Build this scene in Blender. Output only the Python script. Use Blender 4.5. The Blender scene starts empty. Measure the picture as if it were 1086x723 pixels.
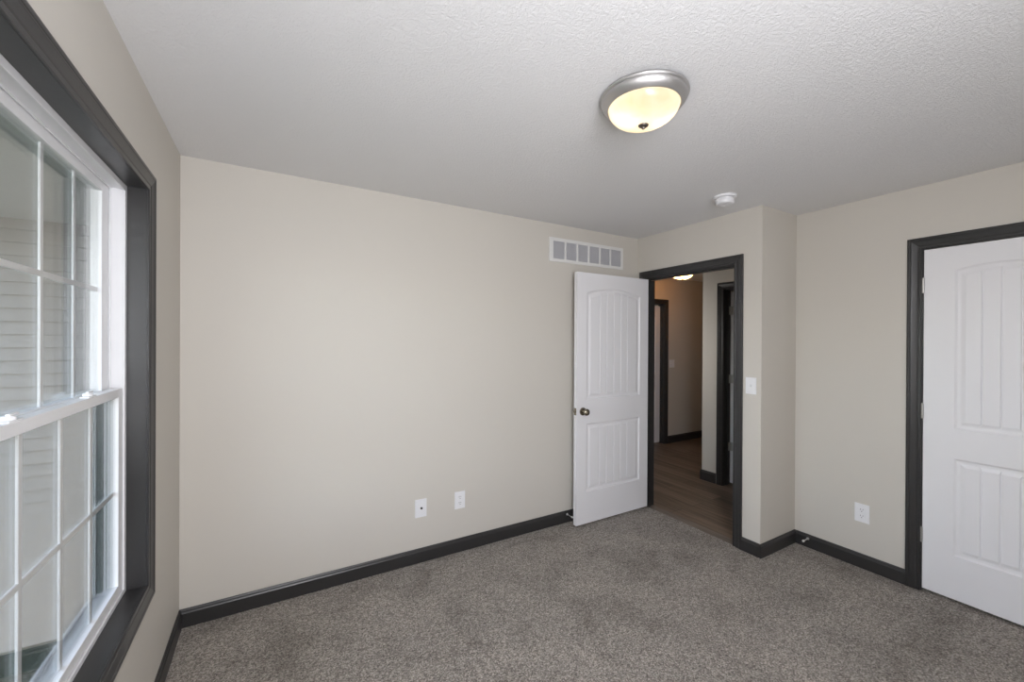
import bpy, bmesh, math, random
from mathutils import Vector, Matrix

# ------------------------------------------------------------------ camera, world, lights, exposure
scn = bpy.context.scene
COL = scn.collection
A = 0.4142                                   # camera distance from the window wall
IMG_W, IMG_H = 1086, 723
FPX, YAW, PITCH, ROLL = 433.75, 0.5291, -0.0024, 0.0051
cy_, sy_ = math.cos(YAW), math.sin(YAW)
f0, r0, u0 = Vector((sy_, cy_, 0)), Vector((cy_, -sy_, 0)), Vector((0, 0, 1))
fw = f0 * math.cos(PITCH) + u0 * math.sin(PITCH)
up = u0 * math.cos(PITCH) - f0 * math.sin(PITCH)
rt = r0 * math.cos(ROLL) + up * math.sin(ROLL)
up = up * math.cos(ROLL) - r0 * math.sin(ROLL)
cam_d = bpy.data.cameras.new('camera')
cam = bpy.data.objects.new('camera', cam_d)
COL.objects.link(cam)
M = Matrix((rt, up, -fw)).transposed().to_4x4()
M.translation = Vector((A, 0, 1.4919))
cam.matrix_world = M
cam_d.sensor_width = 36
cam_d.lens = FPX / IMG_W * 36
cam_d.shift_y = 0.93 / IMG_W
cam_d.clip_start = 0.02
scn.camera = cam

scn.view_settings.view_transform = 'Standard'
scn.view_settings.look = 'None'
scn.view_settings.gamma = 1
scn.view_settings.use_curve_mapping = False
scn.view_settings.exposure = 0.0
scn.cycles.use_denoising = True
scn.cycles.max_bounces = 10
scn.cycles.diffuse_bounces = 6
scn.cycles.transparent_max_bounces = 24
scn.cycles.caustics_reflective = False
scn.cycles.caustics_refractive = False
scn.cycles.sample_clamp_indirect = 4.0

world = bpy.data.worlds.new('sky')
scn.world = world
world.use_nodes = True
wt = world.node_tree
sky = wt.nodes.new('ShaderNodeTexSky')
sky.sky_type = 'NISHITA'
sky.sun_disc = False
sky.sun_elevation = math.radians(40)
sky.sun_rotation = math.radians(125)
sky.air_density = 1.0
sky.dust_density = 2.0
hsv = wt.nodes.new('ShaderNodeHueSaturation')          # thin overcast: most of the blue washed out
hsv.inputs['Saturation'].default_value = 0.65
wt.links.new(sky.outputs['Color'], hsv.inputs['Color'])
wt.links.new(hsv.outputs['Color'], wt.nodes['Background'].inputs['Color'])
wt.nodes['Background'].inputs['Strength'].default_value = 2.2

def area_light(name, loc, target, size, watts, color):
    d = bpy.data.lights.new(name, 'AREA')
    d.shape = 'DISK'
    d.size = size
    d.energy = watts
    d.color = color
    o = bpy.data.objects.new(name, d)
    o.location = loc
    o.rotation_euler = (Vector(target) - Vector(loc)).to_track_quat('-Z', 'Y').to_euler()
    COL.objects.link(o)
    return o
# unseen soft lights added behind the camera, standing in for a bounced flash
area_light('flash_fill_high', (0.62, -0.50, 1.95), (2.2, 2.0, 1.3), 0.7, 29, (0.99, 0.995, 1.045))
area_light('flash_fill_mid', (1.10, -0.60, 1.50), (0.3, 2.6, 2.0), 0.9, 13, (0.99, 0.995, 1.045))
area_light('flash_fill_low', (0.50, -0.60, 1.20), (0.6, 2.6, 2.3), 0.8, 21, (0.99, 0.995, 1.045))

# unseen fill light added in the hall to brighten its side wall
area_light('hall_fill', (3.62, 3.45, 1.50), (4.60, 2.60, 1.15), 0.6, 4.6, (1.0, 0.97, 0.93))

# ------------------------------------------------------------------ helpers
H = 2.44
W1, W2, D, Y1 = 3.3333, 3.7943, 2.6870, 1.5712      # entry wall, right wall, back wall, return
YF = -0.97                                          # wall behind the camera
HB, TB = 0.0932, 0.0134                             # baseboard
HZ = -0.015                                         # hall floor

class MB:
    """collects geometry, then links it as one mesh object"""
    def __init__(self):
        self.v, self.f = [], []
    def add(self, verts, faces):
        n = len(self.v)
        self.v += [tuple(p) for p in verts]
        self.f += [tuple(i + n for i in f) for f in faces]
        return self
    def box(self, x0, x1, y0, y1, z0, z1, bev=0.0, seg=2):
        if bev > 0:
            bm = bmesh.new()
            bmesh.ops.create_cube(bm, size=1)
            for v in bm.verts:
                v.co = Vector(((x0 + x1) / 2 + v.co.x * (x1 - x0), (y0 + y1) / 2 + v.co.y * (y1 - y0), (z0 + z1) / 2 + v.co.z * (z1 - z0)))
            bmesh.ops.bevel(bm, geom=bm.edges[:], offset=bev, segments=seg, affect='EDGES', profile=0.5)
            bm.verts.index_update()
            self.add([v.co[:] for v in bm.verts], [[v.index for v in f.verts] for f in bm.faces])
            bm.free()
            return self
        v = [(x0, y0, z0), (x1, y0, z0), (x1, y1, z0), (x0, y1, z0), (x0, y0, z1), (x1, y0, z1), (x1, y1, z1), (x0, y1, z1)]
        return self.add(v, [(0, 3, 2, 1), (4, 5, 6, 7), (0, 1, 5, 4), (1, 2, 6, 5), (2, 3, 7, 6), (3, 0, 4, 7)])
    def lathe(self, prof, origin=(0, 0, 0), axis='z', n=48):
        """prof: (radius, height) points along the axis"""
        o = Vector(origin)
        vs, fs, rings = [], [], []
        for r, h in prof:
            if r < 1e-6:
                rings.append([len(vs)])
                vs.append((0, 0, h))
            else:
                rings.append(list(range(len(vs), len(vs) + n)))
                vs += [(r * math.cos(2 * math.pi * k / n), r * math.sin(2 * math.pi * k / n), h) for k in range(n)]
        for a, b in zip(rings, rings[1:]):
            for k in range(n):
                k2 = (k + 1) % n
                if len(a) == 1 and len(b) == 1:
                    break
                if len(a) == 1:
                    fs.append((a[0], b[k2], b[k]))
                elif len(b) == 1:
                    fs.append((a[k], a[k2], b[0]))
                else:
                    fs.append((a[k], a[k2], b[k2], b[k]))
        ax = Vector({'x': (1, 0, 0), 'y': (0, 1, 0), 'z': (0, 0, 1), '-x': (-1, 0, 0), '-y': (0, -1, 0), '-z': (0, 0, -1)}[axis] if isinstance(axis, str) else axis)
        q = Vector((0, 0, 1)).rotation_difference(ax)
        return self.add([tuple(o + q @ Vector(p)) for p in vs], fs)
    def sweep(self, prof, path, closed, frame):
        """prof: closed polygon of (s, t); path: corner points; frame(i) -> (s_vec, t_vec) at corner i (mitred)"""
        n = len(prof)
        vs, fs = [], []
        for i, p in enumerate(path):
            sv, tv = frame(i)
            for s, t in prof:
                vs.append(tuple(Vector(p) + sv * s + tv * t))
        m = len(path)
        for i in range(m if closed else m - 1):
            j = (i + 1) % m
            for k in range(n):
                k2 = (k + 1) % n
                fs.append((i * n + k, i * n + k2, j * n + k2, j * n + k))
        if not closed:
            fs.append(tuple(range(n)))
            fs.append(tuple(range((m - 1) * n, m * n))[::-1])
        return self.add(vs, fs)
    def build(self, name, mat, parent=None, smooth=0.0, weld=True):
        me = bpy.data.meshes.new(name)
        me.from_pydata(self.v, [], self.f)
        bm = bmesh.new()
        bm.from_mesh(me)
        if weld:
            bmesh.ops.remove_doubles(bm, verts=bm.verts[:], dist=1e-6)
        bmesh.ops.recalc_face_normals(bm, faces=bm.faces[:])
        if smooth:
            for f in bm.faces:
                f.smooth = True
            for e in bm.edges:
                if len(e.link_faces) == 2 and e.calc_face_angle(0) > smooth:
                    e.smooth = False
        bm.to_mesh(me)
        bm.free()
        me.materials.append(mat)
        o = bpy.data.objects.new(name, me)
        COL.objects.link(o)
        if parent is not None:
            o.parent = parent
            o.matrix_parent_inverse = Matrix.Translation(-world_loc(parent))
        return o

def world_loc(o):
    p = Vector(o.location)
    if o.parent is not None:
        p = o.matrix_parent_inverse @ p
        p = p + world_loc(o.parent)
    return p

def tag(o, label, cat, group=None, kind=None):
    o['label'] = label
    o['category'] = cat
    if group:
        o['group'] = group
    if kind:
        o['kind'] = kind
    return o

def thing(name, label, cat, loc, group=None, kind=None):
    o = bpy.data.objects.new(name, None)
    o.empty_display_size = 0.05
    o.location = loc
    COL.objects.link(o)
    return tag(o, label, cat, group, kind)

def copy_thing(o, delta, label, parent=None):
    """a copy of a thing with copies of its parts and sub-parts"""
    c = o.copy()
    COL.objects.link(c)
    if parent is None:
        c.location = Vector(o.location) + Vector(delta)
        c['label'] = label
    else:
        c.parent = parent
    for ch in list(o.children):
        copy_thing(ch, None, None, c)
    return c

# ------------------------------------------------------------------ materials
def new_mat(name):
    m = bpy.data.materials.new(name)
    m.use_nodes = True
    nt = m.node_tree
    return m, nt, nt.nodes['Principled BSDF']

def node(nt, kind, **kw):
    n = nt.nodes.new(kind)
    for k, v in kw.items():
        if hasattr(n, k):
            setattr(n, k, v)
        else:
            n.inputs[k].default_value = v
    return n

def ramp(nt, fac, stops):
    r = nt.nodes.new('ShaderNodeValToRGB')
    els = r.color_ramp.elements
    while len(els) < len(stops):
        els.new(0.5)
    for e, (p, c) in zip(els, stops):
        e.position = p
        e.color = (*c, 1)
    nt.links.new(fac, r.inputs['Fac'])
    return r

def paint(name, col, rough=0.5, bump_scale=60.0, bump_dist=0.0006, spec=0.5, strength=0.5, detail=3):
    m, nt, b = new_mat(name)
    b.inputs['Base Color'].default_value = (*col, 1)
    b.inputs['Roughness'].default_value = rough
    b.inputs['Specular IOR Level'].default_value = spec
    if bump_dist:
        tc = node(nt, 'ShaderNodeTexCoord')
        nz = node(nt, 'ShaderNodeTexNoise', Scale=bump_scale, Detail=detail)
        nt.links.new(tc.outputs['Object'], nz.inputs['Vector'])
        bp = node(nt, 'ShaderNodeBump', Strength=strength, Distance=bump_dist)
        nt.links.new(nz.outputs['Fac'], bp.inputs['Height'])
        nt.links.new(bp.outputs['Normal'], b.inputs['Normal'])
    return m

def metal(name, col, rough):
    m, nt, b = new_mat(name)
    b.inputs['Base Color'].default_value = (*col, 1)
    b.inputs['Metallic'].default_value = 1
    b.inputs['Roughness'].default_value = rough
    tc = node(nt, 'ShaderNodeTexCoord')
    nz = node(nt, 'ShaderNodeTexNoise', Scale=90.0, Detail=2)
    nt.links.new(tc.outputs['Object'], nz.inputs['Vector'])
    mr = node(nt, 'ShaderNodeMapRange')
    mr.inputs['To Min'].default_value = rough * 0.85
    mr.inputs['To Max'].default_value = rough * 1.15
    nt.links.new(nz.outputs['Fac'], mr.inputs['Value'])
    nt.links.new(mr.outputs['Result'], b.inputs['Roughness'])
    return m

MAT = {}
MAT['wall'] = paint('wall_paint', (0.597, 0.566, 0.514), 0.55, 220, 0.0005, 0.35)
MAT['trim'] = paint('charcoal_trim', (0.030, 0.029, 0.029), 0.34, 40, 0.0004, 0.5)
MAT['door'] = paint('white_door_paint', (0.80, 0.795, 0.815), 0.35, 150, 0.0003, 0.5)
MAT['vinyl'] = paint('white_vinyl', (0.78, 0.78, 0.79), 0.3, 30, 0.0002, 0.5)
MAT['plastic'] = paint('white_plastic', (0.80, 0.80, 0.82), 0.3, 30, 0.0001, 0.5)
MAT['rubber'] = paint('white_rubber', (0.75, 0.74, 0.72), 0.6, 80, 0.0002, 0.3)
MAT['slot'] = paint('dark_slot', (0.02, 0.02, 0.02), 0.6, 40, 0.0001, 0.3)
MAT['vent_white'] = paint('white_enamel', (0.74, 0.735, 0.72), 0.4, 40, 0.0001, 0.5)
MAT['louvre'] = paint('louvre_enamel', (0.62, 0.62, 0.645), 0.45, 40, 0.0001, 0.4)
MAT['duct'] = paint('duct_grey', (0.45, 0.45, 0.47), 0.6, 40, 0.0001, 0.3)
MAT['nickel'] = metal('brushed_nickel', (0.56, 0.55, 0.545), 0.46)
MAT['hinge'] = metal('satin_hinge_metal', (0.50, 0.49, 0.47), 0.4)
MAT['finial'] = metal('dark_nickel', (0.22, 0.20, 0.18), 0.4)
MAT['knob'] = metal('antique_nickel', (0.33, 0.30, 0.24), 0.22)
MAT['spring'] = metal('door_stop_steel', (0.7, 0.7, 0.7), 0.3)

def mat_ceiling():
    m, nt, b = new_mat('textured_ceiling')
    b.inputs['Base Color'].default_value = (0.80, 0.80, 0.805, 1)
    b.inputs['Roughness'].default_value = 0.75
    b.inputs['Specular IOR Level'].default_value = 0.25
    tc = node(nt, 'ShaderNodeTexCoord')
    warp = node(nt, 'ShaderNodeTexNoise', Scale=9.0, Detail=2)
    nt.links.new(tc.outputs['Object'], warp.inputs['Vector'])
    mixv = node(nt, 'ShaderNodeVectorMath', operation='MULTIPLY_ADD')
    nt.links.new(warp.outputs['Color'], mixv.inputs[0])
    mixv.inputs[1].default_value = (0.05, 0.05, 0.05)
    nt.links.new(tc.outputs['Object'], mixv.inputs[2])
    n1 = node(nt, 'ShaderNodeTexNoise', Scale=105.0, Detail=5, Roughness=0.6, Distortion=0.8)
    nt.links.new(mixv.outputs['Vector'], n1.inputs['Vector'])
    r = ramp(nt, n1.outputs['Fac'], [(0.36, (0, 0, 0)), (0.64, (1, 1, 1))])
    bp = node(nt, 'ShaderNodeBump', Strength=0.55, Distance=0.0026)
    nt.links.new(r.outputs['Color'], bp.inputs['Height'])
    nt.links.new(bp.outputs['Normal'], b.inputs['Normal'])
    return m
MAT['ceiling'] = mat_ceiling()

def mat_carpet():
    m, nt, b = new_mat('taupe_carpet')
    tc = node(nt, 'ShaderNodeTexCoord')
    g1 = node(nt, 'ShaderNodeTexNoise', Scale=135.0, Detail=3, Roughness=0.8)
    g2 = node(nt, 'ShaderNodeTexVoronoi', Scale=150.0)
    g3 = node(nt, 'ShaderNodeTexNoise', Scale=38.0, Detail=2, Roughness=0.6)
    big = node(nt, 'ShaderNodeTexNoise', Scale=3.4, Detail=5, Roughness=0.62, Distortion=0.5)
    for n in (g1, g2, g3, big):
        nt.links.new(tc.outputs['Object'], n.inputs['Vector'])
    bw = node(nt, 'ShaderNodeSeparateColor')
    nt.links.new(g2.outputs['Color'], bw.inputs['Color'])
    m1 = node(nt, 'ShaderNodeMath', operation='MULTIPLY_ADD')      # a yarn tuft per cell, each its own tone
    nt.links.new(bw.outputs['Red'], m1.inputs[0])
    m1.inputs[1].default_value = 0.20
    nt.links.new(g1.outputs['Fac'], m1.inputs[2])
    m2 = node(nt, 'ShaderNodeMath', operation='MULTIPLY_ADD')
    nt.links.new(g3.outputs['Fac'], m2.inputs[0])
    m2.inputs[1].default_value = 0.25
    nt.links.new(m1.outputs['Value'], m2.inputs[2])
    r1 = ramp(nt, m2.outputs['Value'], [(0.54, (0.12, 0.102, 0.086)), (0.725, (0.335, 0.300, 0.265)), (0.90, (0.66, 0.61, 0.55))])
    r2 = ramp(nt, big.outputs['Fac'], [(0.32, (0.70, 0.685, 0.67)), (0.50, (0.97, 0.965, 0.96)), (0.70, (1.10, 1.09, 1.075))])
    mx = node(nt, 'ShaderNodeMix', data_type='RGBA', blend_type='MULTIPLY')
    mx.inputs['Factor'].default_value = 1.0
    nt.links.new(r1.outputs['Color'], mx.inputs['A'])
    nt.links.new(r2.outputs['Color'], mx.inputs['B'])
    nt.links.new(mx.outputs['Result'], b.inputs['Base Color'])
    b.inputs['Roughness'].default_value = 0.95
    b.inputs['Specular IOR Level'].default_value = 0.1
    b.inputs['Sheen Weight'].default_value = 0.15
    mth = node(nt, 'ShaderNodeMath', operation='SUBTRACT')
    nt.links.new(g1.outputs['Fac'], mth.inputs[0])
    nt.links.new(g2.outputs['Distance'], mth.inputs[1])
    bp = node(nt, 'ShaderNodeBump', Strength=0.9, Distance=0.010)
    nt.links.new(mth.outputs['Value'], bp.inputs['Height'])
    nt.links.new(bp.outputs['Normal'], b.inputs['Normal'])
    return m
MAT['carpet'] = mat_carpet()

def mat_planks(name, light, dark, run='y', width=0.15, length=1.2):
    m, nt, b = new_mat(name)
    tc = node(nt, 'ShaderNodeTexCoord')
    mp = node(nt, 'ShaderNodeMapping')
    if run == 'y':
        mp.inputs['Rotation'].default_value = (0, 0, math.radians(90))
    nt.links.new(tc.outputs['Object'], mp.inputs['Vector'])
    br = node(nt, 'ShaderNodeTexBrick')
    br.offset = 0.37
    br.inputs['Color1'].default_value = (0.0, 0.0, 0.0, 1)
    br.inputs['Color2'].default_value = (1.0, 1.0, 1.0, 1)
    br.inputs['Mortar'].default_value = (0.3, 0.3, 0.3, 1)
    br.inputs['Scale'].default_value = 1.0
    br.inputs['Mortar Size'].default_value = 0.0015
    br.inputs['Brick Width'].default_value = length
    br.inputs['Row Height'].default_value = width
    nt.links.new(mp.outputs['Vector'], br.inputs['Vector'])
    sc = node(nt, 'ShaderNodeMapping')
    sc.inputs['Scale'].default_value = (1.6, 26.0, 1.0)
    nt.links.new(mp.outputs['Vector'], sc.inputs['Vector'])
    gr = node(nt, 'ShaderNodeTexNoise', Scale=1.0, Detail=6, Roughness=0.65, Distortion=0.4)
    nt.links.new(sc.outputs['Vector'], gr.inputs['Vector'])
    ad = node(nt, 'ShaderNodeMath', operation='MULTIPLY_ADD')
    nt.links.new(br.outputs['Color'], ad.inputs[0])
    ad.inputs[1].default_value = 0.22
    nt.links.new(gr.outputs['Fac'], ad.inputs[2])
    r = ramp(nt, ad.outputs['Value'], [(0.38, dark), (0.62, tuple((x + y) / 2 for x, y in zip(light, dark))), (0.85, light)])
    dk = node(nt, 'ShaderNodeMix', data_type='RGBA', blend_type='MIX')
    nt.links.new(br.outputs['Fac'], dk.inputs['Factor'])
    nt.links.new(r.outputs['Color'], dk.inputs['A'])
    dk.inputs['B'].default_value = (dark[0] * 0.4, dark[1] * 0.4, dark[2] * 0.4, 1)
    nt.links.new(dk.outputs['Result'], b.inputs['Base Color'])
    b.inputs['Roughness'].default_value = 0.42
    bp = node(nt, 'ShaderNodeBump', Strength=0.3, Distance=0.001)
    nt.links.new(gr.outputs['Fac'], bp.inputs['Height'])
    nt.links.new(bp.outputs['Normal'], b.inputs['Normal'])
    return m
MAT['planks'] = mat_planks('brown_vinyl_planks', (0.24, 0.18, 0.135), (0.050, 0.034, 0.024))
MAT['threshold'] = mat_planks('grey_brown_threshold', (0.30, 0.26, 0.22), (0.12, 0.10, 0.085))

def mat_glass():
    m = bpy.data.materials.new('window_glass')
    m.use_nodes = True
    nt = m.node_tree
    nt.nodes.clear()
    out = node(nt, 'ShaderNodeOutputMaterial')
    mix = node(nt, 'ShaderNodeMixShader')
    tr = node(nt, 'ShaderNodeBsdfTransparent')
    tr.inputs['Color'].default_value = (0.985, 0.99, 0.988, 1)
    gl = node(nt, 'ShaderNodeBsdfGlossy')
    gl.inputs['Roughness'].default_value = 0.0
    geo = node(nt, 'ShaderNodeNewGeometry')
    ior = node(nt, 'ShaderNodeMapRange')
    ior.inputs['To Min'].default_value = 1.5
    ior.inputs['To Max'].default_value = 1 / 1.5          # both faces of the pane reflect alike
    nt.links.new(geo.outputs['Backfacing'], ior.inputs['Value'])
    fr = node(nt, 'ShaderNodeFresnel')
    nt.links.new(ior.outputs['Result'], fr.inputs['IOR'])
    nt.links.new(fr.outputs['Fac'], mix.inputs['Fac'])
    nt.links.new(tr.outputs['BSDF'], mix.inputs[1])
    nt.links.new(gl.outputs['BSDF'], mix.inputs[2])
    nt.links.new(mix.outputs['Shader'], out.inputs['Surface'])
    return m
MAT['glass'] = mat_glass()

def mat_frosted():
    m = bpy.data.materials.new('frosted_alabaster_glass')
    m.use_nodes = True
    nt = m.node_tree
    nt.nodes.clear()
    out = node(nt, 'ShaderNodeOutputMaterial')
    tl = node(nt, 'ShaderNodeBsdfTranslucent')
    tl.inputs['Color'].default_value = (0.95, 0.87, 0.70, 1)
    tc = node(nt, 'ShaderNodeTexCoord')
    nz = node(nt, 'ShaderNodeTexNoise', Scale=9.0, Detail=3, Distortion=1.5)
    nt.links.new(tc.outputs['Object'], nz.inputs['Vector'])
    r = ramp(nt, nz.outputs['Fac'], [(0.35, (0.96, 0.87, 0.72)), (0.65, (0.98, 0.94, 0.86))])
    nt.links.new(r.outputs['Color'], tl.inputs['Color'])
    tr = node(nt, 'ShaderNodeBsdfTransparent')
    tr.inputs['Color'].default_value = (1.0, 0.92, 0.78, 1)
    mx = node(nt, 'ShaderNodeMixShader')
    mx.inputs['Fac'].default_value = 0.10
    nt.links.new(tl.outputs['BSDF'], mx.inputs[1])
    nt.links.new(tr.outputs['BSDF'], mx.inputs[2])
    gl = node(nt, 'ShaderNodeBsdfGlossy')
    gl.inputs['Roughness'].default_value = 0.2
    m2 = node(nt, 'ShaderNodeMixShader')
    m2.inputs['Fac'].default_value = 0.05
    nt.links.new(mx.outputs['Shader'], m2.inputs[1])
    nt.links.new(gl.outputs['BSDF'], m2.inputs[2])
    nt.links.new(m2.outputs['Shader'], out.inputs['Surface'])
    return m
MAT['frosted'] = mat_frosted()

def mat_grass():
    m, nt, b = new_mat('lawn_green')
    tc = node(nt, 'ShaderNodeTexCoord')
    n1 = node(nt, 'ShaderNodeTexNoise', Scale=35.0, Detail=5, Roughness=0.7)
    nt.links.new(tc.outputs['Object'], n1.inputs['Vector'])
    r = ramp(nt, n1.outputs['Fac'], [(0.3, (0.020, 0.032, 0.020)), (0.7, (0.055, 0.080, 0.048))])
    nt.links.new(r.outputs['Color'], b.inputs['Base Color'])
    b.inputs['Roughness'].default_value = 0.9
    bp = node(nt, 'ShaderNodeBump', Strength=0.8, Distance=0.03)
    nt.links.new(n1.outputs['Fac'], bp.inputs['Height'])
    nt.links.new(bp.outputs['Normal'], b.inputs['Normal'])
    return m
MAT['grass'] = mat_grass()
MAT['siding'] = paint('grey_siding', (0.225, 0.213, 0.203), 0.55, 60, 0.0006, 0.3)
MAT['soffit'] = paint('soffit_vinyl', (0.55, 0.545, 0.53), 0.55, 60, 0.0004, 0.3)

# ------------------------------------------------------------------ room shell
def grid_wall(us, zs, holes, place, t0, t1):
    """a wall slab between depths t0 and t1, with rectangular holes given as (i, j) cells of the us x zs grid"""
    mb = MB()
    def q(*pts):
        mb.add([place(*p) for p in pts], [tuple(range(len(pts)))])
    nu, nz = len(us) - 1, len(zs) - 1
    solid = lambda i, j: 0 <= i < nu and 0 <= j < nz and (i, j) not in holes
    for i in range(nu):
        for j in range(nz):
            if not solid(i, j):
                continue
            a, b, c, d = us[i], us[i + 1], zs[j], zs[j + 1]
            for t in (t0, t1):
                q((a, c, t), (b, c, t), (b, d, t), (a, d, t))
            if not solid(i - 1, j): q((a, c, t0), (a, d, t0), (a, d, t1), (a, c, t1))
            if not solid(i + 1, j): q((b, c, t0), (b, d, t0), (b, d, t1), (b, c, t1))
            if not solid(i, j - 1): q((a, c, t0), (b, c, t0), (b, c, t1), (a, c, t1))
            if not solid(i, j + 1): q((a, d, t0), (b, d, t0), (b, d, t1), (a, d, t1))
    return mb
along_x = lambda u, z, t: (u, t, z)
along_y = lambda u, z, t: (t, u, z)
Z0 = -0.10

def structure(o, label, cat):
    return tag(o, label, cat, kind='structure')

# window opening and door openings
WY0, WY1, WZ0, WZ1 = 1.011, 2.046, 0.551, 2.061      # inside of the window's jamb boards
EY0, EY1, EZ = 1.770, 2.588, 2.055                   # clear entry opening
CLY1 = 0.8775                                        # closet opening, hinge side
CLY0 = CLY1 - 1.225
NX, NY1, NY0, NZ = 4.49, 2.577, 1.765, 2.040         # hall side door
FY, FX1, FX0 = 4.07, 5.400, 4.590                    # far hall door

structure(grid_wall([YF, WY0 - .02, WY1 + .02, D], [Z0, WZ0 - .02, WZ1 + .02, H], {(1, 1)}, along_y, -0.15, 0.0).build('wall_left', MAT['wall']),
          'beige wall with the window in it, along the left side', 'wall')
structure(grid_wall([-0.13, W1 + .115], [Z0, H], set(), along_x, D, D + .115).build('wall_back', MAT['wall']),
          'long beige wall facing the camera, carrying the air vent and two plates', 'wall')
structure(grid_wall([Y1, EY0 - .02, EY1 + .02, D], [Z0, EZ + .02, H], {(1, 0)}, along_y, W1, W1 + .115).build('wall_entry', MAT['wall']),
          'beige wall around the open doorway to the hall', 'wall')
structure(grid_wall([W1 + .115, NX], [Z0, H], set(), along_x, Y1, Y1 + .115).build('wall_return', MAT['wall']),
          'narrow beige return wall between the doorway wall and the right wall', 'wall')
structure(grid_wall([YF, CLY0 - .02, CLY1 + .02, Y1], [Z0, EZ + .02, H], {(1, 0)}, along_y, W2, W2 + .115).build('wall_right', MAT['wall']),
          'beige wall on the right with the white closet door', 'wall')
structure(grid_wall([-0.13, NX], [Z0, H], set(), along_x, YF - .115, YF).build('wall_front', MAT['wall']), 'beige wall behind the camera', 'wall')
structure(grid_wall([YF, Y1], [Z0, H], set(), along_y, NX - .11, NX).build('wall_closet_back', MAT['wall']), 'wall at the back of the closet', 'wall')
structure(grid_wall([D + .115, FY + .115], [Z0, H], set(), along_y, W1, W1 + .115).build('wall_hall_left', MAT['wall']), 'hall wall beyond the bedroom corner', 'wall')
structure(grid_wall([Y1 + .115, NY0 - .02, NY1 + .02, 2.822], [Z0, NZ + .02, H], {(1, 0)}, along_y, NX, NX + .115).build('wall_hall_side', MAT['wall']),
          'short beige hall wall ending at an outside corner, seen through the doorway', 'wall')
structure(grid_wall([NX + .115, 7.3], [Z0, H], set(), along_x, 2.707, 2.822).build('wall_hall_corner', MAT['wall']), 'hall wall running back from the outside corner', 'wall')
structure(grid_wall([W1 + .115, FX0 - .02, FX1 + .02, 7.3], [Z0, NZ + .02, H], {(1, 0)}, along_x, FY, FY + .115).build('wall_hall_far', MAT['wall']),
          'far beige hall wall in dim warm light, with a double switch', 'wall')
structure(grid_wall([Y1, FY + .115], [Z0, H], set(), along_y, 7.3, 7.4).build('wall_hall_end', MAT['wall']), 'wall closing the far end of the hall', 'wall')
structure(grid_wall([NX, 7.3], [Z0, H], set(), along_x, Y1, Y1 + .115).build('wall_bath', MAT['wall']), 'wall of the room beyond the hall side door', 'wall')
structure(MB().box(W1 + .115, 7.4, FY + .5, FY + .6, Z0, H).build('wall_beyond_hall', MAT['wall']), 'wall of the room behind the far hall door', 'wall')
structure(MB().box(-0.13, 7.4, YF - .115, FY + .6, H, H + .1).build('ceiling', MAT['ceiling']), 'white textured ceiling', 'ceiling')

carpet = MB().box(0, W1 + .008, YF, D, Z0, 0).box(W1 + .008, NX - .11, YF, Y1, Z0, 0)
structure(carpet.build('floor', MAT['carpet']), 'brown grey speckled carpet covering the bedroom floor', 'carpet')
structure(MB().box(W1 + .112, 7.3, Y1 + .115, FY + .6, Z0, HZ).build('floor_hall', MAT['planks']), 'dark brown wood plank floor in the hall', 'floor')
structure(MB().box(W1 + .008, W1 + .112, EY0 - .02, EY1 + .02, Z0, HZ + .004, 0.002).build('trim_threshold', MAT['threshold']),
          'grey brown plank strip in the doorway between carpet and hall floor', 'threshold')

# ------------------------------------------------------------------ baseboards
BASE_PROF = [(0, 0), (TB, 0), (TB, 0.072), (TB - .0025, 0.077), (TB - .0045, 0.080), (TB - .0045, 0.085), (TB - .009, HB - .001), (0.003, HB), (0, HB)]
def base_run(pts, normals):
    """pts: floor points along the wall; normals: wall normals of each run between them (mitred at corners)"""
    mb = MB()
    def frame(i):
        if i == 0:
            s = Vector(normals[0])
        elif i == len(pts) - 1:
            s = Vector(normals[-1])
        else:
            s = Vector(normals[i - 1]) + Vector(normals[i])
        return s, Vector((0, 0, 1))
    return mb.sweep(BASE_PROF, pts, False, frame)
CW = 0.0655
base_run([(0, YF, 0), (0, D, 0)], [(1, 0, 0)]).build('baseboard_left', MAT['trim'])
base_run([(0, D, 0), (W1, D, 0)], [(0, -1, 0)]).build('baseboard_back', MAT['trim'])
base_run([(W1, EY0 - .005 - CW, 0), (W1, Y1, 0)], [(-1, 0, 0)]).build('baseboard_entry', MAT['trim'])
base_run([(W1 - TB, Y1, 0), (W2, Y1, 0)], [(0, -1, 0)]).build('baseboard_return', MAT['trim'])
base_run([(W2, Y1, 0), (W2, CLY1 + CW, 0)], [(-1, 0, 0)]).build('baseboard_right', MAT['trim'])
base_run([(W2, CLY0 - CW, 0), (W2, YF, 0)], [(-1, 0, 0)]).build('baseboard_right_front', MAT['trim'])
base_run([(0, YF, 0), (W2, YF, 0)], [(0, 1, 0)]).build('baseboard_front', MAT['trim'])
base_run([(NX, NY1 + .081, HZ + .015), (NX, 2.822, HZ + .015), (NX + 2.8, 2.822, HZ + .015)], [(-1, 0, 0), (0, 1, 0)]).build('baseboard_hall_side', MAT['trim'])
base_run([(FX1 + .064, FY, HZ + .015), (7.3, FY, HZ + .015)], [(0, -1, 0)]).build('baseboard_hall_far', MAT['trim'])
for n, lab in (('left', 'dark charcoal baseboard under the window wall'), ('back', 'long dark charcoal baseboard along the back wall'),
               ('entry', 'short dark baseboard below the light switch'), ('return', 'short dark baseboard on the narrow return wall'),
               ('right', 'dark baseboard left of the closet door'), ('right_front', 'dark baseboard beyond the closet door, out of frame'),
               ('front', 'dark baseboard behind the camera'), ('hall_side', 'dark baseboard around the outside corner in the hall'),
               ('hall_far', 'dark baseboard on the far hall wall')):
    structure(bpy.data.objects['baseboard_' + n], lab, 'baseboard')
for n in ('hall_side', 'hall_far'):
    for v in bpy.data.objects['baseboard_' + n].data.vertices:
        if v.co.z < 0.001:
            v.co.z = HZ

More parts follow.
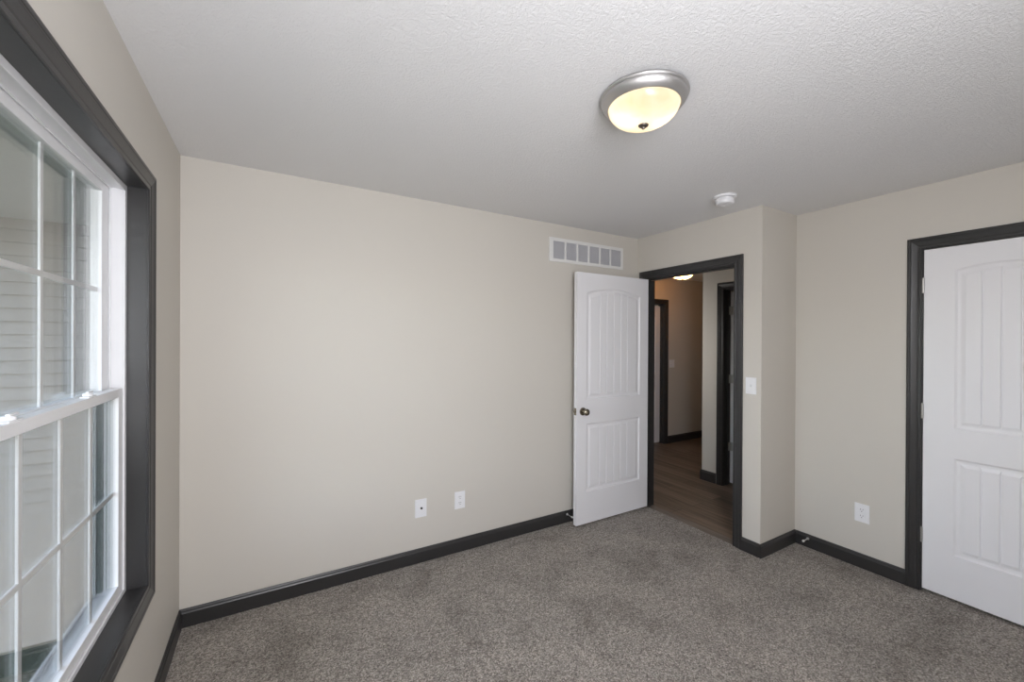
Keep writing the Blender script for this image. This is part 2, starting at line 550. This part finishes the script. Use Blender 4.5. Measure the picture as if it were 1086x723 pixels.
# ------------------------------------------------------------------ door casings and jambs
CASE_PROF = [(0, 0), (0, .0055), (.0015, .0068), (.0110, .0072), (.0130, .0055), (.0165, .0055), (.020, .0080), (.030, .0100), (.042, .0128), (.045, .0140), (.047, .0122),
             (.050, .0122), (.052, .0146), (.057, .0155), (.061, .0150), (CW - .0015, .0136), (CW, .0115), (CW, 0)]
def casing_u(u0, u1, ztop, zbot, place, wall_t, sgn, tag_closed=False, z_low=None):
    """mitred casing round an opening on the plane t = wall_t, standing out by sgn"""
    mb = MB()
    P = lambda u, z: Vector(place(u, z, wall_t))
    U = Vector(place(1, 0, 0)) - Vector(place(0, 0, 0))
    T = (Vector(place(0, 0, 1)) - Vector(place(0, 0, 0))) * sgn
    Z = Vector((0, 0, 1))
    if z_low is None:
        path = [P(u0, zbot), P(u0, ztop), P(u1, ztop), P(u1, zbot)]
        dirs = [-U, -U + Z, U + Z, U]
    else:
        path = [P(u0, z_low), P(u0, ztop), P(u1, ztop), P(u1, z_low)]
        dirs = [-U - Z, -U + Z, U + Z, U - Z]
    return mb.sweep(CASE_PROF, path, z_low is not None, lambda i: (dirs[i], T))

def jamb_u(u0, u1, ztop, zbot, place, t0, t1, th=.019):
    mb = MB()
    def bx(a, b, c, d):
        p, q = place(a, c, t0), place(b, d, t1)
        mb.box(min(p[0], q[0]), max(p[0], q[0]), min(p[1], q[1]), max(p[1], q[1]), c, d)
    bx(u0 - th, u0, zbot, ztop + th)
    bx(u1, u1 + th, zbot, ztop + th)
    bx(u0, u1, ztop, ztop + th)
    return mb
def stop_u(u0, u1, ztop, zbot, place, t0, t1, th=.010):
    mb = MB()
    def bx(a, b, c, d):
        p, q = place(a, c, t0), place(b, d, t1)
        mb.box(min(p[0], q[0]), max(p[0], q[0]), min(p[1], q[1]), max(p[1], q[1]), c, d)
    bx(u0, u0 + th, zbot, ztop)
    bx(u1 - th, u1, zbot, ztop)
    bx(u0 + th, u1 - th, ztop - th, ztop)
    return mb

def door_trim(name, label, u0, u1, ztop, zbot, place, faces, t0, t1, stop=None):
    loc = place((u0 + u1) / 2, zbot, (t0 + t1) / 2)
    r = thing(name, label, 'door frame', loc, kind='structure')
    for wall_t, sgn in faces:
        casing_u(u0 - .005, u1 + .005, ztop + .005, zbot, place, wall_t, sgn).build('casing', MAT['trim'], r)
    jamb_u(u0, u1, ztop, zbot, place, t0, t1).build('jamb', MAT['trim'], r)
    if stop:
        stop_u(u0, u1, ztop, zbot, place, *stop).build('stop_molding', MAT['trim'], r)
    return r
door_trim('trim_1', 'charcoal frame of the open doorway to the hall', EY0, EY1, EZ, HZ + .004, along_y, [(W1, -1), (W1 + .115, 1)], W1, W1 + .115, (W1 + .037, W1 + .070))
door_trim('trim_2', 'charcoal frame around the white closet door', CLY0, CLY1, EZ, 0, along_y, [(W2, -1)], W2, W2 + .115, (W2 + .037, W2 + .070))
door_trim('trim_3', 'dark frame of the side door in the hall with hinges', NY0, NY1, NZ, HZ, along_y, [(NX, -1), (NX + .115, 1)], NX, NX + .115, (NX + .045, NX + .075))
door_trim('trim_4', 'dark frame of the door at the far end of the hall', FX0, FX1, NZ, HZ, along_x, [(FY, -1)], FY, FY + .115, (FY + .045, FY + .075))

# ------------------------------------------------------------------ panelled doors
def door_face(mb, P, w, h, stile_l, stile_r, lo, hi, rise, grooves_l, sgn=1):
    """front skin of a two-panel arch-top plank door. P(u, z, d) maps width, height, depth into the door (d > 0 = inwards)"""
    def quad(*pts):
        mb.add([P(*p) for p in pts], [(0, 1, 2, 3)])
    xl, xr = stile_l, w - stile_r
    quad((0, 0, 0), (xl, 0, 0), (xl, h, 0), (0, h, 0))
    quad((xr, 0, 0), (w, 0, 0), (w, h, 0), (xr, h, 0))
    rings = [(0, 0), (.004, .0035), (.010, .0075), (.020, .0085), (.026, .0080), (.043, .0025)]   # inset, depth
    ins = rings[-1][0]
    il, ir = xl + ins, xr - ins
    us = [il]
    for g in grooves_l:
        us += [g - .0045, g - .0015, g + .0015, g + .0045]
    us.append(ir)
    dep = [rings[-1][1]]
    for g in grooves_l:
        dep += [rings[-1][1], rings[-1][1] + .007, rings[-1][1] + .007, rings[-1][1]]
    dep.append(rings[-1][1])
    full = [(us[0], dep[0])]
    for a, b, da, db in zip(us, us[1:], dep, dep[1:]):     # extra points so that the arch is round
        k = 3 if b - a > .02 else 1
        for j in range(1, k + 1):
            full.append((a + (b - a) * j / k, da + (db - da) * j / k))
    fr = [(u - il) / (ir - il) for u, _ in full]
    def loops(z0, z1, rz):
        out = []
        for n_, (i_, d_) in enumerate(rings):
            a, b = xl + i_, xr - i_
            bot, top = [], []
            for t, (uu, dd) in zip(fr, full):
                x = a + (b - a) * t
                dpt = dd if n_ == len(rings) - 1 else d_
                bot.append((x, z0 + i_, dpt))
                top.append((x, z1 - i_ + rz * (1 - (2 * t - 1) ** 2), dpt))
            out.append((bot, top))
        return out
    zs = [0]
    for z0, z1, rz in ((lo[0], lo[1], 0.0), (hi[0], hi[1], rise)):
        L = loops(z0, z1, rz)
        n = len(fr)
        for (b0, t0), (b1, t1) in zip(L, L[1:]):
            for k in range(n - 1):
                quad(b0[k], b0[k + 1], b1[k + 1], b1[k])
                quad(t1[k], t1[k + 1], t0[k + 1], t0[k])
            quad(b0[0], b1[0], t1[0], t0[0])
            quad(b1[-1], b0[-1], t0[-1], t1[-1])
        b1, t1 = L[-1]
        for k in range(n - 1):
            quad(b1[k], b1[k + 1], t1[k + 1], t1[k])
        # rail below this panel
        b0, t0 = L[0]
        prev = zs[-1]
        if prev == 0:
            quad((xl, 0, 0), (xr, 0, 0), (xr, z0, 0), (xl, z0, 0))
        else:
            quad((xl, prev, 0), (xr, prev, 0), (xr, z0, 0), (xl, z0, 0))
        zs.append(z1)
        if rz:
            for k in range(n - 1):
                quad(t0[k], t0[k + 1], (t0[k + 1][0], h, 0), (t0[k][0], h, 0))

def door_slab(name, P0, w, h, th, sl, sr, lo, hi, rise, grooves, mat, parent=None):
    """P0(u, z, d): d from 0 (front skin) to th (back skin)"""
    mb = MB()
    door_face(mb, P0, w, h, sl, sr, lo, hi, rise, grooves)
    door_face(mb, lambda u, z, d: P0(u, z, th - d), w, h, sl, sr, lo, hi, rise, grooves)
    def q(*p):
        mb.add([P0(*x) for x in p], [(0, 1, 2, 3)])
    q((0, 0, 0), (0, h, 0), (0, h, th), (0, 0, th))
    q((w, 0, 0), (w, h, 0), (w, h, th), (w, 0, th))
    q((0, 0, 0), (w, 0, 0), (w, 0, th), (0, 0, th))
    q((0, h, 0), (w, h, 0), (w, h, th), (0, h, th))
    return mb.build(name, mat, parent)

def box_minmax(mb, a, b, bev=0.0):
    return mb.box(min(a[0], b[0]), max(a[0], b[0]), min(a[1], b[1]), max(a[1], b[1]), min(a[2], b[2]), max(a[2], b[2]), bev)

# entry door, standing open in front of the back wall: u runs from the free edge (x = 2.505) to the hinges
DX0, DW, DZ, DH, DY = 2.5050, 0.8130, 0.017, 2.030, 2.5500
P_open = lambda u, z, d: (DX0 + u, DY + d, DZ + z)
door1 = thing('door_1', 'white two panel arch top plank door standing open', 'door', (DX0 + DW, DY + .0175, DZ), kind='structure')
door_slab('leaf', P_open, DW, DH, .035, .102, .103, (.257, .808), (1.003, 1.868), .046,
          [.245, .323, .403, .481, .559], MAT['door'], door1)
def knob(parent, origin, n, mat):
    """rosette, neck and round knob along direction n"""
    r = MB().lathe([(0, 0), (.0315, 0), (.0325, .002), (.031, .006), (.024, .009), (.014, .0105), (0, .0105)], origin, n, 40).build('rosette', mat, parent, 0.6)
    k = MB().lathe([(.0105, .009), (.0105, .026), (.014, .030), (.0225, .036), (.0268, .044), (.0275, .050), (.0255, .057), (.020, .062), (.012, .0645), (0, .065)],
                   origin, n, 40).build('doorknob', mat, parent, 0.8)
    return r, k
knob(door1, (DX0 + .062, DY, .928), '-y', MAT['knob'])
knob(door1, (DX0 + .062, DY + .035, .928), 'y', MAT['knob'])
lp = MB().box(DX0 - .0012, DX0 + .001, DY + .005, DY + .030, .928 - .028, .928 + .028, .0008).build('latch_plate', MAT['knob'], door1)
MB().box(DX0 - .010, DX0 - .0008, DY + .011, DY + .024, .928 - .008, .928 + .008, .002).build('latch_bolt', MAT['knob'], lp)
def hinge(parent, x, y, z, hh=.089, axis_r=.0058, leafs=(), mat=None):
    mat = mat or MAT['hinge']
    mb = MB()
    for k in range(5):
        z0 = z - hh / 2 + hh * k / 5
        mb.lathe([(0, z0 + .0006), (axis_r, z0 + .0006), (axis_r, z0 + hh / 5 - .0006), (0, z0 + hh / 5 - .0006)], (x, y, 0), 'z', 16)
    mb.lathe([(0, z + hh / 2), (.004, z + hh / 2), (.0045, z + hh / 2 + .003), (0, z + hh / 2 + .005)], (x, y, 0), 'z', 16)
    for (a, b) in leafs:
        box_minmax(mb, a, b, .0008)
    return mb.build('hinge', mat, parent, 0.6)
for hz in (.25, 1.075, 1.83):
    hinge(door1, DX0 + DW + .0045, DY + .037, hz)

# closet doors (a pair of narrow leaves; the far one is in the picture)
CLH, CLZ, CLW = 2.030, 0.020, 0.6095
P_cl = lambda u, z, d: (W2 + .0015 + d, CLY1 - .003 - u, CLZ + z)
door2 = thing('door_2', 'closed white arch top plank closet door at the right edge', 'door', (W2 + .0015, CLY1, CLZ), kind='structure')
door_slab('leaf', P_cl, CLW, CLH, .035, .130, .130, (.247, .808), (.980, 1.893), .024, [.235, .305, .375], MAT['door'], door2)
for hz in (.340, 1.083, 1.836):
    hinge(door2, W2 - .0035, CLY1 - .0005, hz)
P_cl2 = lambda u, z, d: (W2 + .0015 + d, CLY0 + .003 + u, CLZ + z)
door3 = thing('door_3', 'second closet door leaf, outside the frame', 'door', (W2 + .0015, CLY0, CLZ), kind='structure')
door_slab('leaf', P_cl2, CLW - .001, CLH, .035, .130, .130, (.247, .808), (.980, 1.893), .024, [.235, .305, .375], MAT['door'], door3)

# hall side door, open into the room beyond: its hinge edge faces the hall
HX = NX + .1165
P_side = lambda u, z, d: (HX + u, NY1 - .037 + d, HZ + .018 + z)
door4 = thing('door_4', 'white hall door opened away, only its hinged edge showing', 'door', (HX, NY1 - .02, HZ), kind='structure')
door_slab('leaf', P_side, .800, 2.022, .035, .102, .103, (.257, .808), (1.003, 1.868), .046, [.242, .320, .400, .478, .556], MAT['door'], door4)
for hz in (.385, 1.10, 1.825):
    hinge(door4, HX - .001, NY1 - .0015, hz, leafs=[((HX - .034, NY1 - .0025, hz - .044), (HX - .004, NY1 + .0005, hz + .044)),
                                                   ((HX - .0014, NY1 - .033, hz - .044), (HX + .0006, NY1 - .003, hz + .044))])
# far hall door, closed at the far side of its frame
P_far = lambda u, z, d: (FX0 + .003 + u, FY + .080 + d, HZ + .012 + z)
door5 = thing('door_5', 'closed white door at the far end of the hall', 'door', (FX0, FY + .08, HZ), kind='structure')
door_slab('leaf', P_far, .804, 2.020, .035, .102, .103, (.257, .808), (1.003, 1.868), .046, [.242, .320, .400, .478, .556], MAT['door'], door5)

# ------------------------------------------------------------------ window
win = thing('window_1', 'white double hung grid window in a charcoal surround on the left wall', 'window', (-.05, (WY0 + WY1) / 2, WZ0), kind='structure')
casing_u(WY0 - .003, WY1 + .003, WZ1 + .001, 0, along_y, 0.0, 1, z_low=WZ0 - .002).build('casing', MAT['trim'], win)
XF, XB = -.057, -.139                               # window frame front and back
jb = MB()
jb.box(XF - .002, 0, WY0 - .019, WY0, WZ0 - .019, WZ1 + .019)
jb.box(XF - .002, 0, WY1, WY1 + .019, WZ0 - .019, WZ1 + .019)
jb.box(XF - .002, 0, WY0, WY1, WZ1, WZ1 + .019)
jb.box(XF - .002, 0, WY0, WY1, WZ0 - .019, WZ0)
jb.build('jamb_extension', MAT['trim'], win)
def ring(x0, x1, y0, y1, z0, z1, wl, wr, wb, wt, bev=.0015):
    mb = MB()
    mb.box(x0, x1, y0, y0 + wl, z0, z1, bev)
    mb.box(x0, x1, y1 - wr, y1, z0, z1, bev)
    mb.box(x0, x1, y0 + wl - .002, y1 - wr + .002, z0, z0 + wb, bev)
    mb.box(x0, x1, y0 + wl - .002, y1 - wr + .002, z1 - wt, z1, bev)
    return mb
fr = ring(XB, XF - .0025, WY0 - .012, WY1 + .012, WZ0 - .012, WZ1 + .012, .026, .026, .024, .028)
for (xa, xb) in ((XF - .006, XF - .0003), (-.1005, -.0965), (XB, -.135)):        # lips and parting bead of the sash tracks
    g = ring(xa, xb, WY0, WY1, WZ0, WZ1, .021, .021, .016, .022, .001)
    fr.add(g.v, g.f)
fr.build('window_frame', MAT['vinyl'], win)
MUN = [1.354, 1.5635, 1.773]
def sash(name, x0, x1, y0, y1, z0, z1, sl, sr, rb, rtp, zm):
    s = ring(x0, x1, y0, y1, z0, z1, sl, sr, rb, rtp, .002).build(name, MAT['vinyl'], win)
    xm = (x0 + x1) / 2
    gy0, gy1, gz0, gz1 = y0 + sl - .004, y1 - sr + .004, z0 + rb - .004, z1 - rtp + .004
    for dx in (-.0075, .0045):
        MB().box(xm + dx, xm + dx + .003, gy0, gy1, gz0, gz1).build('glass_pane', MAT['glass'], s)
    for y in MUN:
        MB().box(xm - .003, xm + .003, y - .008, y + .008, gz0, gz1, .0015).build('muntin', MAT['vinyl'], s)
    MB().box(xm - .0032, xm + .0032, gy0, gy1, zm - .008, zm + .008, .0015).build('muntin', MAT['vinyl'], s)
    return s
low = sash('lower_sash', -.0945, -.0635, 1.0335, 2.0255, .567, 1.312, .042, .042, .034, .031, .935)
upp = sash('upper_sash', -.132, -.102, 1.0335, 2.0235, 1.279, 2.045, .066, .066, .032, .036, 1.6635)
for y in (1.311, 1.750):                             # two cam locks on the meeting rail
    lk = MB().box(-.0885, -.0665, y - .030, y + .030, 1.3115, 1.3155, .0012)
    lk.lathe([(0, .004), (.0115, .004), (.0115, .010), (.009, .0125), (0, .0125)], (-.0785, y, 1.3115), 'z', 24)
    lo_ = lk.build('sash_lock', MAT['vinyl'], low, 0.6)
    # the thumb lever
    lv = MB().box(-.0825, -.0745, y - .004, y + .034, 1.3235, 1.3285, .0015)
    lv.build('sash_lever', MAT['vinyl'], low)

def mat_screen():
    m = bpy.data.materials.new('insect_screen')
    m.use_nodes = True
    nt = m.node_tree
    nt.nodes.clear()
    out = node(nt, 'ShaderNodeOutputMaterial')
    lw = node(nt, 'ShaderNodeLayerWeight', Blend=0.5)
    mr = node(nt, 'ShaderNodeMapRange')                # the weave closes up at a slant
    mr.inputs['From Min'].default_value = 0.72
    mr.inputs['To Min'].default_value = 0.10
    mr.inputs['To Max'].default_value = 0.95
    nt.links.new(lw.outputs['Facing'], mr.inputs['Value'])
    tr = node(nt, 'ShaderNodeBsdfTransparent')
    df = node(nt, 'ShaderNodeBsdfDiffuse')
    df.inputs['Color'].default_value = (0.16, 0.18, 0.17, 1)
    mx = node(nt, 'ShaderNodeMixShader')
    nt.links.new(mr.outputs['Result'], mx.inputs['Fac'])
    nt.links.new(tr.outputs['BSDF'], mx.inputs[1])
    nt.links.new(df.outputs['BSDF'], mx.inputs[2])
    nt.links.new(mx.outputs['Shader'], out.inputs['Surface'])
    return m
MAT['screen'] = mat_screen()
MAT['track'] = paint('grey_green_track', (0.055, 0.080, 0.076), 0.5, 60, 0.0002, 0.4)
trk = MB().box(-.1335, -.1160, WY1 - .0185, WY1 - .0135, WZ0 + .020, 1.276).box(-.1085, -.1006, WY1 - .0165, WY1 - .0135, WZ0 + .020, 1.276)
trk.box(-.1335, -.1160, WY0 + .0135, WY0 + .0185, WZ0 + .020, 1.276).box(-.1085, -.1006, WY0 + .0135, WY0 + .0165, WZ0 + .020, 1.276)
trk.build('screen_track', MAT['track'], win)['label'] = 'dark grey green track strips'
scf = ring(-.1475, -.1395, WY0 + .004, WY1 - .004, WZ0 + .004, 1.300, .018, .018, .018, .018).build('screen_frame', MAT['vinyl'], win)
MB().box(-.1440, -.1436, WY0 + .020, WY1 - .020, WZ0 + .020, 1.284).build('insect_screen', MAT['screen'], scf)

# ------------------------------------------------------------------ outside the window
sid = MB()
zz, k = -.886, 0
while zz < 2.44:
    z1 = min(zz + .100, 2.45)
    sid.box(-3.6, -.15, 4.606, 4.70, zz, z1)
    sid.add([(-3.6, 4.586, zz + .009), (-.15, 4.586, zz + .009), (-.15, 4.605, z1), (-3.6, 4.605, z1), (-3.6, 4.606, zz + .009), (-.15, 4.606, zz + .009), (-.15, 4.606, z1), (-3.6, 4.606, z1)],
            [(0, 1, 2, 3), (0, 1, 5, 4), (0, 3, 7, 4), (1, 2, 6, 5)])
    zz += .100
structure(sid.build('wall_outside', MAT['siding'], weld=False), 'grey lap siding of the house wing seen through the window', 'siding')
sof = MB()
yy = -1.4
while yy < 4.6:
    sof.box(-1.9, -.15, yy, min(yy + .148, 4.606), 2.405, 2.44, .002)
    yy += .150
structure(sof.build('trim_soffit', MAT['soffit'], weld=False), 'pale porch soffit outside the window', 'soffit')
structure(MB().box(-14, -.15, -9, 9, -1.0, -.886).build('ground', MAT['grass']), 'green lawn outside the window', 'lawn')

# ------------------------------------------------------------------ ceiling lights
def ceiling_light(loc, label, watts, color=(1.0, 0.80, 0.56)):
    x, y = loc
    t = thing('ceiling_light', label, 'ceiling light', (x, y, H), 'flush ceiling lights')
    MB().lathe([(.128, H), (.158, H), (.1635, H - .004), (.165, H - .009), (.1635, H - .0135), (.160, H - .0155), (.1585, H - .017), (.1590, H - .020),
                (.158, H - .025), (.153, H - .033), (.146, H - .040), (.1395, H - .0445), (.1370, H - .047), (.1345, H - .0470), (.1325, H - .045), (.131, H - .03), (.128, H - .004)],
               (x, y, 0), 'z', 96).build('metal_ring', MAT['nickel'], t, 0.9)
    prof = []
    for i in range(15):
        a = i / 14 * math.pi / 2
        prof.append((.1325 * math.cos(a) ** 0.80 if i < 14 else 0, H - .044 - .069 * math.sin(a) ** 1.15))
    MB().lathe(prof, (x, y, 0), 'z', 96).build('glass_bowl', MAT['frosted'], t, 1.2)
    zb = H - .044 - .069
    MB().lathe([(0, zb + .006), (.0185, zb + .0045), (.0195, zb + .001), (.0180, zb - .003), (.0120, zb - .006), (.0065, zb - .0075), (.0070, zb - .011), (.0050, zb - .015), (0, zb - .0165)],
               (x, y, 0), 'z', 32).build('finial', MAT['finial'], t, 0.7)
    for s in (-1, 1):
        d = bpy.data.lights.new('bulb', 'POINT')
        d.energy = watts
        d.color = color
        d.shadow_soft_size = .022
        b = bpy.data.objects.new('bulb', d)
        b.location = Vector((x, y, H - .055)) + Vector((cy_, -sy_, 0)) * (.058 * s)
        COL.objects.link(b)
        b.parent = t
        b.matrix_parent_inverse = Matrix.Translation(-Vector(t.location))
    return t
ceiling_light((1.648, 1.112), 'lit round flush ceiling light with nickel ring on the bedroom ceiling', 0.27)
ceiling_light((5.12, 3.56), 'lit ceiling light glimpsed in the hall through the doorway', 20.0, (1.0, 0.44, 0.11))

# ------------------------------------------------------------------ smoke detector
sm = thing('smoke_detector', 'round white smoke detector on the ceiling above the doorway wall', 'smoke detector', (2.955, 1.606, H))
sx, sy2 = 2.955, 1.606
MB().lathe([(0, H), (.068, H), (.0690, H - .003), (.0690, H - .011), (.066, H - .014), (.050, H - .0145), (0, H - .0145)], (sx, sy2, 0), 'z', 64).build('mounting_plate', MAT['plastic'], sm, 0.6)
MB().lathe([(0, H - .0140), (.049, H - .0140), (.049, H - .018), (.055, H - .0185), (.0560, H - .022), (.0555, H - .044), (.051, H - .051), (.040, H - .0545), (.026, H - .0555), (.025, H - .0540), (0, H - .0540)],
           (sx, sy2, 0), 'z', 64).build('cover', MAT['plastic'], sm, 0.6)
MB().lathe([(0, H - .0535), (.009, H - .0535), (.009, H - .0565), (.007, H - .0575), (0, H - .0575)], (sx + .012, sy2 - .006, 0), 'z', 24).build('test_button', MAT['plastic'], sm, 0.6)

# ------------------------------------------------------------------ return air vent
vx0, vx1, vz0, vz1 = 2.3235, 3.1355, 2.1345, 2.3300
vent = thing('air_vent', 'white six section return air grille high on the back wall', 'air vent', ((vx0 + vx1) / 2, D, vz0))
vf = MB()
VB = .027
vf.box(vx0, vx1, D - .008, D, vz0, vz0 + VB, .002)
vf.box(vx0, vx1, D - .008, D, vz1 - VB, vz1, .002)
vf.box(vx0 + .0005, vx0 + VB + .012, D - .0079, D, vz0 + VB - .003, vz1 - VB + .003)
vf.box(vx1 - VB, vx1 - .0005, D - .0079, D, vz0 + VB - .003, vz1 - VB + .003)
vf.build('frame', MAT['vent_white'], vent)
ia, ib = vx0 + VB + .012, vx1 - VB
sw = (ib - ia) / 6
for k in range(1, 6):
    MB().box(ia + sw * k - .009, ia + sw * k + .009, D - .0075, D, vz0 + VB - .002, vz1 - VB + .002, .001).build('divider', MAT['vent_white'], vent)
MB().box(ia - .004, ib + .004, D - .0012, D - .0002, vz0 + VB - .004, vz1 - VB + .004).build('backing', MAT['duct'], vent)
for k in range(6):
    mb = MB()
    a, b = ia + sw * k + (.0085 if k else 0), ia + sw * (k + 1) - (.0085 if k < 5 else 0)
    z = vz0 + VB
    while z < vz1 - VB - .001:
        mb.add([(a, D - .0065, z), (b, D - .0065, z), (b, D - .0012, z + .0062), (a, D - .0012, z + .0062),
                (a, D - .0060, z - .0006), (b, D - .0060, z - .0006), (b, D - .0008, z + .0056), (a, D - .0008, z + .0056)],
               [(0, 1, 2, 3), (4, 5, 6, 7), (0, 1, 5, 4), (2, 3, 7, 6), (0, 3, 7, 4), (1, 2, 6, 5)])
        z += .0078
    mb.build('louvre_panel', MAT['louvre'], vent, weld=False)

# ------------------------------------------------------------------ wall plates
def plate_frame(origin, out, right):
    """local frame of a wall plate: P(a, b, c) = a along the wall, b up, c out of the wall"""
    o, n, r = Vector(origin), Vector(out), Vector(right)
    return lambda a, b, c: tuple(o + r * a + Vector((0, 0, 1)) * b + n * c)
def lbox(mb, P, a0, a1, b0, b1, c0, c1, bev=0.0):
    return box_minmax(mb, P(a0, b0, c0), P(a1, b1, c1), bev)
def wall_plate(name, label, cat, origin, out, right, w, h, group=None):
    t = thing(name, label, cat, origin, group)
    P = plate_frame(origin, out, right)
    lbox(MB(), P, -w / 2, w / 2, -h / 2, h / 2, 0, .0055, .0018).build('cover_plate', MAT['plastic'], t)
    return t, P
def screw(t, P, a, b, out):
    MB().lathe([(0, 0), (.0032, 0), (.0030, .0012), (.0018, .0018), (0, .0018)], P(a, b, .0052), Vector(out), 16).build('screw', MAT['plastic'], t, 0.7)
def outlet(label, origin, out, right):
    t, P = wall_plate('power_outlet', label, 'outlet', origin, out, right, .079, .121, 'duplex wall outlets')
    for b in (.0205, -.0205):
        mb = MB()
        n = 28                                        # rounded receptacle face with flattened top and bottom
        rim = []
        for k in range(n):
            a = 2 * math.pi * k / n
            rim.append((.0172 * math.cos(a), max(-.0142, min(.0142, .0172 * math.sin(a)))))
        vs = [P(x, b + z, .0050) for x, z in rim] + [P(x * .97, b + z * .97, .0078) for x, z in rim]
        mb.add(vs, [tuple(range(n, 2 * n))] + [(k, (k + 1) % n, n + (k + 1) % n, n + k) for k in range(n)])
        rc = mb.build('receptacle', MAT['plastic'], t)
        for a, hh in ((-.0063, .0085), (.0063, .0070)):
            lbox(MB(), P, a - .0013, a + .0013, b + .003 - hh / 2 + .001, b + .003 + hh / 2 + .001, .0070, .0081).build('slot', MAT['slot'], rc)
        MB().lathe([(0, 0), (.0026, 0), (.0026, .0011), (0, .0011)], P(0, b - .0085, .0070), Vector(out), 16).build('ground_hole', MAT['slot'], rc)
    screw(t, P, 0, 0, out)
    return t
outlet('white power outlet on the long back wall, right of the cable plate', (1.562, D, .3635), (0, -1, 0), (1, 0, 0))
outlet('white power outlet on the right wall beside the closet door', (W2, 1.165, .362), (-1, 0, 0), (0, -1, 0))

t, P = wall_plate('cable_plate', 'white wall plate with a dark cable jack on the back wall', 'wall plate', (1.279, D, .362), (0, -1, 0), (1, 0, 0), .079, .121)
MB().lathe([(0, 0), (.0078, 0), (.0078, .0022), (.0052, .0022), (.0048, .0105), (.0030, .0105), (.0030, .0085), (0, .0085)], P(.003, 0, .0050), Vector((0, -1, 0)), 24).build('coax_jack', MAT['slot'], t, 0.6)
for b in (.042, -.042):
    screw(t, P, 0, b, (0, -1, 0))

t, P = wall_plate('light_switch', 'white light switch on the narrow wall right of the doorway', 'light switch', (W1, 1.6405, 1.1835), (-1, 0, 0), (0, -1, 0), .074, .117, 'light switches')
def toggle(t, P, a, out_x, out_y):
    lbox(MB(), P, a - .0055, a + .0055, -.0125, .0125, .0050, .0066, .0006).build('toggle_bezel', MAT['plastic'], t)
    mb = MB()
    pts = [P(a - .0045, -.009, .006), P(a + .0045, -.009, .006), P(a + .0045, .008, .006), P(a - .0045, .008, .006),
           P(a - .0038, .004, .0165), P(a + .0038, .004, .0165), P(a + .0038, .0105, .0155), P(a - .0038, .0105, .0155)]
    mb.add(pts, [(0, 1, 2, 3), (4, 5, 6, 7), (0, 1, 5, 4), (1, 2, 6, 5), (2, 3, 7, 6), (3, 0, 4, 7)])
    mb.build('toggle', MAT['plastic'], t)
toggle(t, P, 0, 0, 0)
for b in (.030, -.030):
    screw(t, P, 0, b, (-1, 0, 0))
t, P = wall_plate('light_switch', 'double light switch on the far hall wall', 'light switch', (5.560, FY, 1.165), (0, -1, 0), (1, 0, 0), .116, .117, 'light switches')
for a in (-.023, .023):
    toggle(t, P, a, 0, 0)
    for b in (.030, -.030):
        screw(t, P, a, b, (0, -1, 0))

# ------------------------------------------------------------------ door stops on the baseboards
def door_stop(label, origin, n):
    n = Vector(n)
    o = Vector(origin)
    t = thing('door_stop', label, 'door stop', origin, 'rigid baseboard door stops')
    MB().lathe([(0, 0), (.0095, 0), (.0100, .002), (.0085, .005), (.0045, .008), (.0038, .012), (.0036, .060), (0, .060)], o, n, 24).build('rod', MAT['spring'], t, 0.7)
    MB().lathe([(0, .058), (.0060, .058), (.0075, .061), (.0078, .068), (.0068, .072), (0, .073)], o, n, 24).build('rubber_tip', MAT['rubber'], t, 0.7)
    return t
door_stop('white tipped door stop on the back baseboard beside the open door', (2.512, D - TB, .066), (0, -1, 0))
door_stop('white tipped door stop on the right baseboard near the corner', (W2 - TB, 1.476, .064), (-1, 0, 0))
